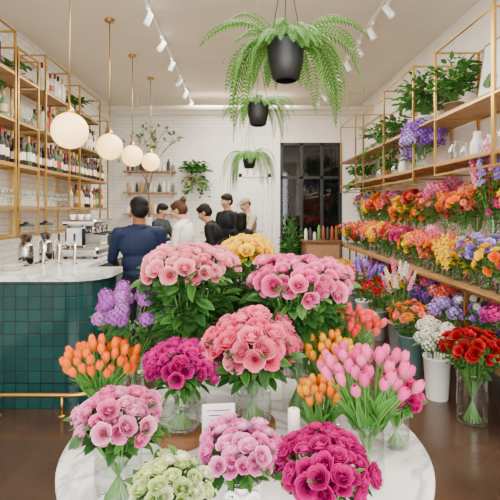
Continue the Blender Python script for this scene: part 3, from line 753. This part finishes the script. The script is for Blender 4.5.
# ---------------------------------------------------------------- people
def caps(a,b,ra,rb,seg=14):
    a=np.array(a,float);b=np.array(b,float);L=np.linalg.norm(b-a); R=frame(b-a)
    pr=[(max(1e-4,ra*math.sin(t)),-ra*math.cos(t)) for t in [PI/2*k/4 for k in range(5)]]+[(max(1e-4,rb*math.cos(t)),L+rb*math.sin(t)) for t in [PI/2*k/4 for k in range(5)]]
    return xf(lathe(pr,seg),R,a)
def person(name,x,y,yaw,H,colors,armL,armR,hair='short',lean=0,tilt=0,longsleeve=True,female=False,hat=None,vox=.0085,dz=0,turn=0):
    P=[]
    def cap(l,a,b,ra,rb): P.append(['c',l,np.array(a,float),np.array(b,float),ra,rb])
    def ell(l,c,r): P.append(['e',l,np.array(c,float),np.array(r,float),np.eye(3)])
    fw=.94 if female else 1.12
    for s in(-1,1):
        cap('pants',(s*.088,0,.92),(s*.1,-.012,.5),.092,.066); cap('pants',(s*.1,-.012,.5),(s*.1,.015,.1),.064,.05)
        cap('shoe',(s*.1,.04,.045),(s*.115,-.13,.038),.045,.036)
    ell('pants',(0,0,.97),(.162,.118,.13))
    up0=len(P)
    ell('shirt',(0,0,1.1),(.158*fw,.116,.17)); ell('shirt',(0,.0,1.29),(.186*fw,.13,.19)); cap('shirt',(-.135*fw,0.005,1.4),(.135*fw,.005,1.4),.07,.07)
    cap('shirt',(-.09,.008,1.435),(.09,.008,1.435),.05,.05); ell('shirt',(0,.012,1.46),(.085,.075,.045)); ell('shirt',(0,0,.99),(.168,.124,.07))
    if female:
        for s in(-1,1): ell('shirt',(s*.075,-.075,1.27),(.062,.06,.06))
    for s,arm in((-1,armL),(1,armR)):
        u=np.array([arm[0][0]*s,arm[0][1],arm[0][2]]);u/=np.linalg.norm(u); f=np.array([arm[1][0]*s,arm[1][1],arm[1][2]]);f/=np.linalg.norm(f)
        sh=np.array([s*.185*fw,0,1.395]); el=sh+u*.29; wr=el+f*.25; cap('shirt',sh,el,.063*fw,.052); cap('shirt' if longsleeve else 'skin',el,wr,.048,.036 if longsleeve else .027)
        cap('skin',wr-f*.01,wr+f*.03,.025,.026)
        lat=np.cross(f,[0,0,1.]); lat=lat/(np.linalg.norm(lat)+1e-6)
        if abs(f[2])>.9: lat=np.array([0,-1.,0])
        nor=np.cross(lat,f)*1.; 
        if nor[2]>0: nor=-nor
        for k in(-1.5,-.5,.5,1.5):
            b0=wr+f*.02+lat*k*.012; b1=wr+f*.085+lat*k*.0195; cap('skin',b0,b1,.016,.0125)
            ln=[.036,.042,.044,.034][int(k+1.5)]; m=b1+f*ln*.9+nor*ln*.35; cap('skin',b1,m,.0105,.0098); cap('skin',m,m+f*ln*.45+nor*ln*.65,.0098,.0085)
        th=wr+f*.03-lat*s*.02; t1=th-lat*s*.032+f*.028+nor*.01; cap('skin',th,t1,.015,.0125); cap('skin',t1,t1+f*.03+nor*.01,.012,.0095)
    cap('skin',(0,.012,1.44),(0,-.005,1.56),.058*fw,.054*fw)
    h0=len(P)
    ell('skin',(0,.012,1.65),(.077,.096,.094)); ell('skin',(0,-.03,1.6),(.061,.065,.072)); ell('skin',(0,-.052,1.552),(.033,.035,.026))
    cap('skin',(0,-.09,1.643),(0,-.107,1.613),.009,.014)
    for s in(-1,1): ell('skin',(s*.08,.008,1.625),(.011,.02,.031)); ell('skin',(s*.03,-.085,1.667),(.022,.012,.009)); ell('skin',(s*.038,-.065,1.615),(.026,.03,.022))
    ell('lip',(0,-.095,1.578),(.022,.009,.008))
    if hat:
        ell('hat',(0,.01,1.695),(.092,.108,.07)); ell('hat',(0,-.11,1.69),(.065,.07,.01)); ell('hair',(0,.03,1.645),(.084,.09,.07))
    else:
        ell('hair',(0,.025,1.69),(.094,.103,.084)); ell('hair',(0,.045,1.635),(.088,.084,.09)); ell('hair',(0,-.03,1.727),(.07,.056,.034))
    if hair=='bun': ell('hair',(0,.125,1.73),(.045,.043,.043)); ell('hair',(0,.09,1.705),(.04,.05,.04))
    if hair=='long':
        ell('hair',(0,.07,1.55),(.086,.058,.15)); [ell('hair',(s*.07,.03,1.57),(.027,.052,.12)) for s in(-1,1)]
    h1=len(P)
    sc=H/1.765
    def rot(p,M,piv): return M@(p-piv)+piv
    Mt=rotz(turn)@rotx(tilt); pv=np.array([0,0,1.52]); Ml=rotx(lean); pl=np.array([0,0,.97]); Mz=rotz(yaw)
    eyes=[np.array([s*.03,-.0905,1.643]) for s in(-1,1)]
    def T(p,ishead,isup):
        if ishead: p=rot(p,Mt,pv)
        if isup: p=rot(p,Ml,pl)
        return Mz@(p*sc)
    mb=MB()
    prim=[]
    for i,q in enumerate(P):
        ih=h0<=i<h1; iu=i>=up0; M=(Mz@(Ml if iu else np.eye(3))@(Mt if ih else np.eye(3)))
        if q[0]=='c':
            a,b=T(q[2],ih,iu),T(q[3],ih,iu); prim.append(('c',q[1],a,b,q[4]*sc,q[5]*sc)); mb.put(caps(a,b,q[4]*sc,q[5]*sc),blackm)
        else:
            c=T(q[2],ih,iu); r=q[3]*sc; prim.append(('e',q[1],c,r,M)); mb.put(xf(sphere(1,20,14),None,(0,0,0),r),blackm,M,c)
    tmp=mb.build('tmp'); md=tmp.modifiers.new('r','REMESH'); md.mode='VOXEL'; md.voxel_size=vox; md.adaptivity=0
    sm=tmp.modifiers.new('s','SMOOTH'); sm.factor=.5; sm.iterations=3
    dg=bpy.context.evaluated_depsgraph_get(); me=bpy.data.meshes.new_from_object(tmp.evaluated_get(dg))
    bpy.data.objects.remove(tmp)
    nv=len(me.vertices); V=np.zeros(nv*3,dtype=np.float32); me.vertices.foreach_get('co',V); V=V.reshape(-1,3).astype(float)
    best=np.full(nv,9.); lab=np.zeros(nv,int); names=['skin','shirt','pants','shoe','hair','lip','hat']
    for q in prim:
        if q[0]=='c':
            ab=q[3]-q[2]; t=np.clip((V-q[2])@ab/(ab@ab+1e-9),0,1); d=np.linalg.norm(V-(q[2]+t[:,None]*ab),axis=1)-(q[4]+(q[5]-q[4])*t)
        else:
            w=(V-q[2])@q[4]; k=np.linalg.norm(w/q[3],axis=1); d=(k-1)*np.linalg.norm(w,axis=1)/np.maximum(k,1e-6)
        m=d<best-(0.0 if q[1] not in('skin',) else .001); best[m]=d[m]; lab[m]=names.index(q[1])
    cm=np.array([lin(colors.get(k,'#333333')) for k in names]); C=cm[lab]
    for a in list(me.color_attributes): me.color_attributes.remove(a)
    at=me.color_attributes.new('Col','FLOAT_COLOR','POINT'); at.data.foreach_set('color',np.concatenate([C,np.ones((nv,1))],1).astype(np.float32).ravel())
    me.materials.clear(); me.materials.append(skinm); me.polygons.foreach_set('use_smooth',np.ones(len(me.polygons),bool)); me.polygons.foreach_set('material_index',np.zeros(len(me.polygons),np.int32)); me.update()
    o=bpy.data.objects.new('body',me); scene.collection.objects.link(o)
    root=bpy.data.objects.new(name,None); scene.collection.objects.link(root)
    zmin=V[:,2].min(); root.location=(x,y,dz-zmin); o.parent=root
    mb=MB()
    for e in eyes:
        c=T(e,True,True); f=Mz@Ml@Mt@np.array([0,-1.,0]); mb.put(sphere(.0115*sc,10,8),paint,loc=c,ca='#efece8'); mb.put(sphere(.006*sc,8,6),paint,loc=c+f*.0075*sc,ca='#20140e')
    eo=mb.build('eyes'); eo.parent=root
    return root
DN=((.15,0,-1),(.1,-.25,-1)); BF=((.2,-.15,-1),(-.25,-1,.05)); WK=((.15,-.5,-1),(-.3,-1,-.25)); RC=((.3,-.7,-.8),(.1,-1,.0))
person('man_in_navy_jacket',-1.03,4.5,PI+.45,1.73,{'skin':'#8a5a3e','shirt':'#15223e','pants':'#15181f','shoe':'#111111','hair':'#0b0908','lip':'#7a4638'},BF,WK,tilt=.12,turn=.15,vox=.0075)
person('woman_in_white_shirt',-.73,5.9,PI*1.5-.35,1.74,{'skin':'#d9a688','shirt':'#f3f0eb','pants':'#2a2d36','shoe':'#2a2320','hair':'#4a2e20','lip':'#b0635a'},RC,BF,hair='bun',tilt=.4,lean=.1,female=True,vox=.008)
person('barista_in_black',-1.46,8.1,PI*.5-.3,1.72,{'skin':'#c99474','shirt':'#33373d','pants':'#1c1c1f','shoe':'#111111','hair':'#14100e','lip':'#9a5c50'},BF,WK,tilt=.35,vox=.0095)
person('man_in_black_shirt',-.3,6.6,PI*1.5-.1,1.74,{'skin':'#c08a6a','shirt':'#101114','pants':'#202228','shoe':'#111111','hair':'#17110e','lip':'#9a5c50'},RC,BF,lean=.38,tilt=.15,vox=.009)
person('man_in_dark_sweater',-.27,8.3,PI*1.5+.7,1.90,{'skin':'#c79576','shirt':'#1d2024','pants':'#22252c','shoe':'#111111','hair':'#1c1410','lip':'#9a5c50'},BF,DN,tilt=.2,vox=.0095)
person('woman_in_dark_coat',.0,7.3,PI-.4,1.56,{'skin':'#d0a083','shirt':'#17181c','pants':'#1a1b20','shoe':'#111111','hair':'#120e0d','lip':'#a8605a'},DN,BF,hair='long',female=True,tilt=.1,vox=.0095)
person('man_with_cap',.16,8.6,PI*1.5+.5,1.84,{'skin':'#cf9f80','shirt':'#b4a48c','pants':'#3a3a3e','shoe':'#201a16','hair':'#4a3424','lip':'#a8605a','hat':'#8f8676'},WK,RC,tilt=.25,hat=True,longsleeve=False,lean=.12,vox=.0095)

# ---------------------------------------------------------------- lights
w=bpy.data.worlds.new('World'); scene.world=w; w.use_nodes=True
bg=w.node_tree.nodes['Background']; bg.inputs[0].default_value=(.97,.98,1,1); bg.inputs[1].default_value=1.6
def area(name,loc,rot,sx,sy,e,col=(1,1,1)):
    l=bpy.data.lights.new(name,'AREA'); l.shape='RECTANGLE'; l.size=sx; l.size_y=sy; l.energy=e; l.color=col
    o=bpy.data.objects.new(name,l); scene.collection.objects.link(o); o.location=loc; o.rotation_euler=rot
area('window_daylight',(-.1,YF+.05,1.95),(PI/2,0,0),4.4,2.8,330,(1,.975,.94))
area('ceiling_fill_front',(.2,2.6,HC-.06),(0,0,0),2.0,2.0,125,(1,.93,.83))  # added soft fill under the ceiling, invisible, no fixture modelled
area('ceiling_fill_mid',(0,5.4,HC-.06),(0,0,0),2.0,2.0,150,(1,.92,.81))  # added fill for the middle of the room, no real lamp here
area('ceiling_fill_rear',(0,8,HC-.06),(0,0,0),2.0,1.6,165,(1,.92,.81))  # added fill that brightens the back wall, not an actual fixture
def spot(loc,tgt,e,ang=1.0):
    l=bpy.data.lights.new('track_spot','SPOT'); l.energy=e; l.spot_size=ang; l.spot_blend=.6; l.shadow_soft_size=.05; l.color=(1,.92,.8)
    o=bpy.data.objects.new('track_spot',l); scene.collection.objects.link(o); o.location=loc
    o.rotation_euler=(Vector(tgt)-Vector(loc)).to_track_quat('-Z','Y').to_euler()
spot((-.95,2.45,3.52),(-.05,1.7,1.1),80); spot((1.45,2.25,3.52),(.25,1.6,1.0),80)
for yy in(3.4,4.6,5.8,7.0): spot((1.55,yy-.3,3.52),(2.2,yy,1.4),60,1.15)
for yy in(4.3,5.9,7.5): spot((-1.05,yy-.2,3.52),(-2.2,yy,1.8),50,1.15)

# ---------------------------------------------------------------- camera
cd=bpy.data.cameras.new('camera'); cam=bpy.data.objects.new('camera',cd); scene.collection.objects.link(cam)
cam.location=(0,0,1.6); cam.rotation_euler=(PI/2,0,0); cd.sensor_width=36; cd.lens=32.4; cd.shift_x=.016; cd.shift_y=-.08; cd.clip_start=.05
scene.camera=cam
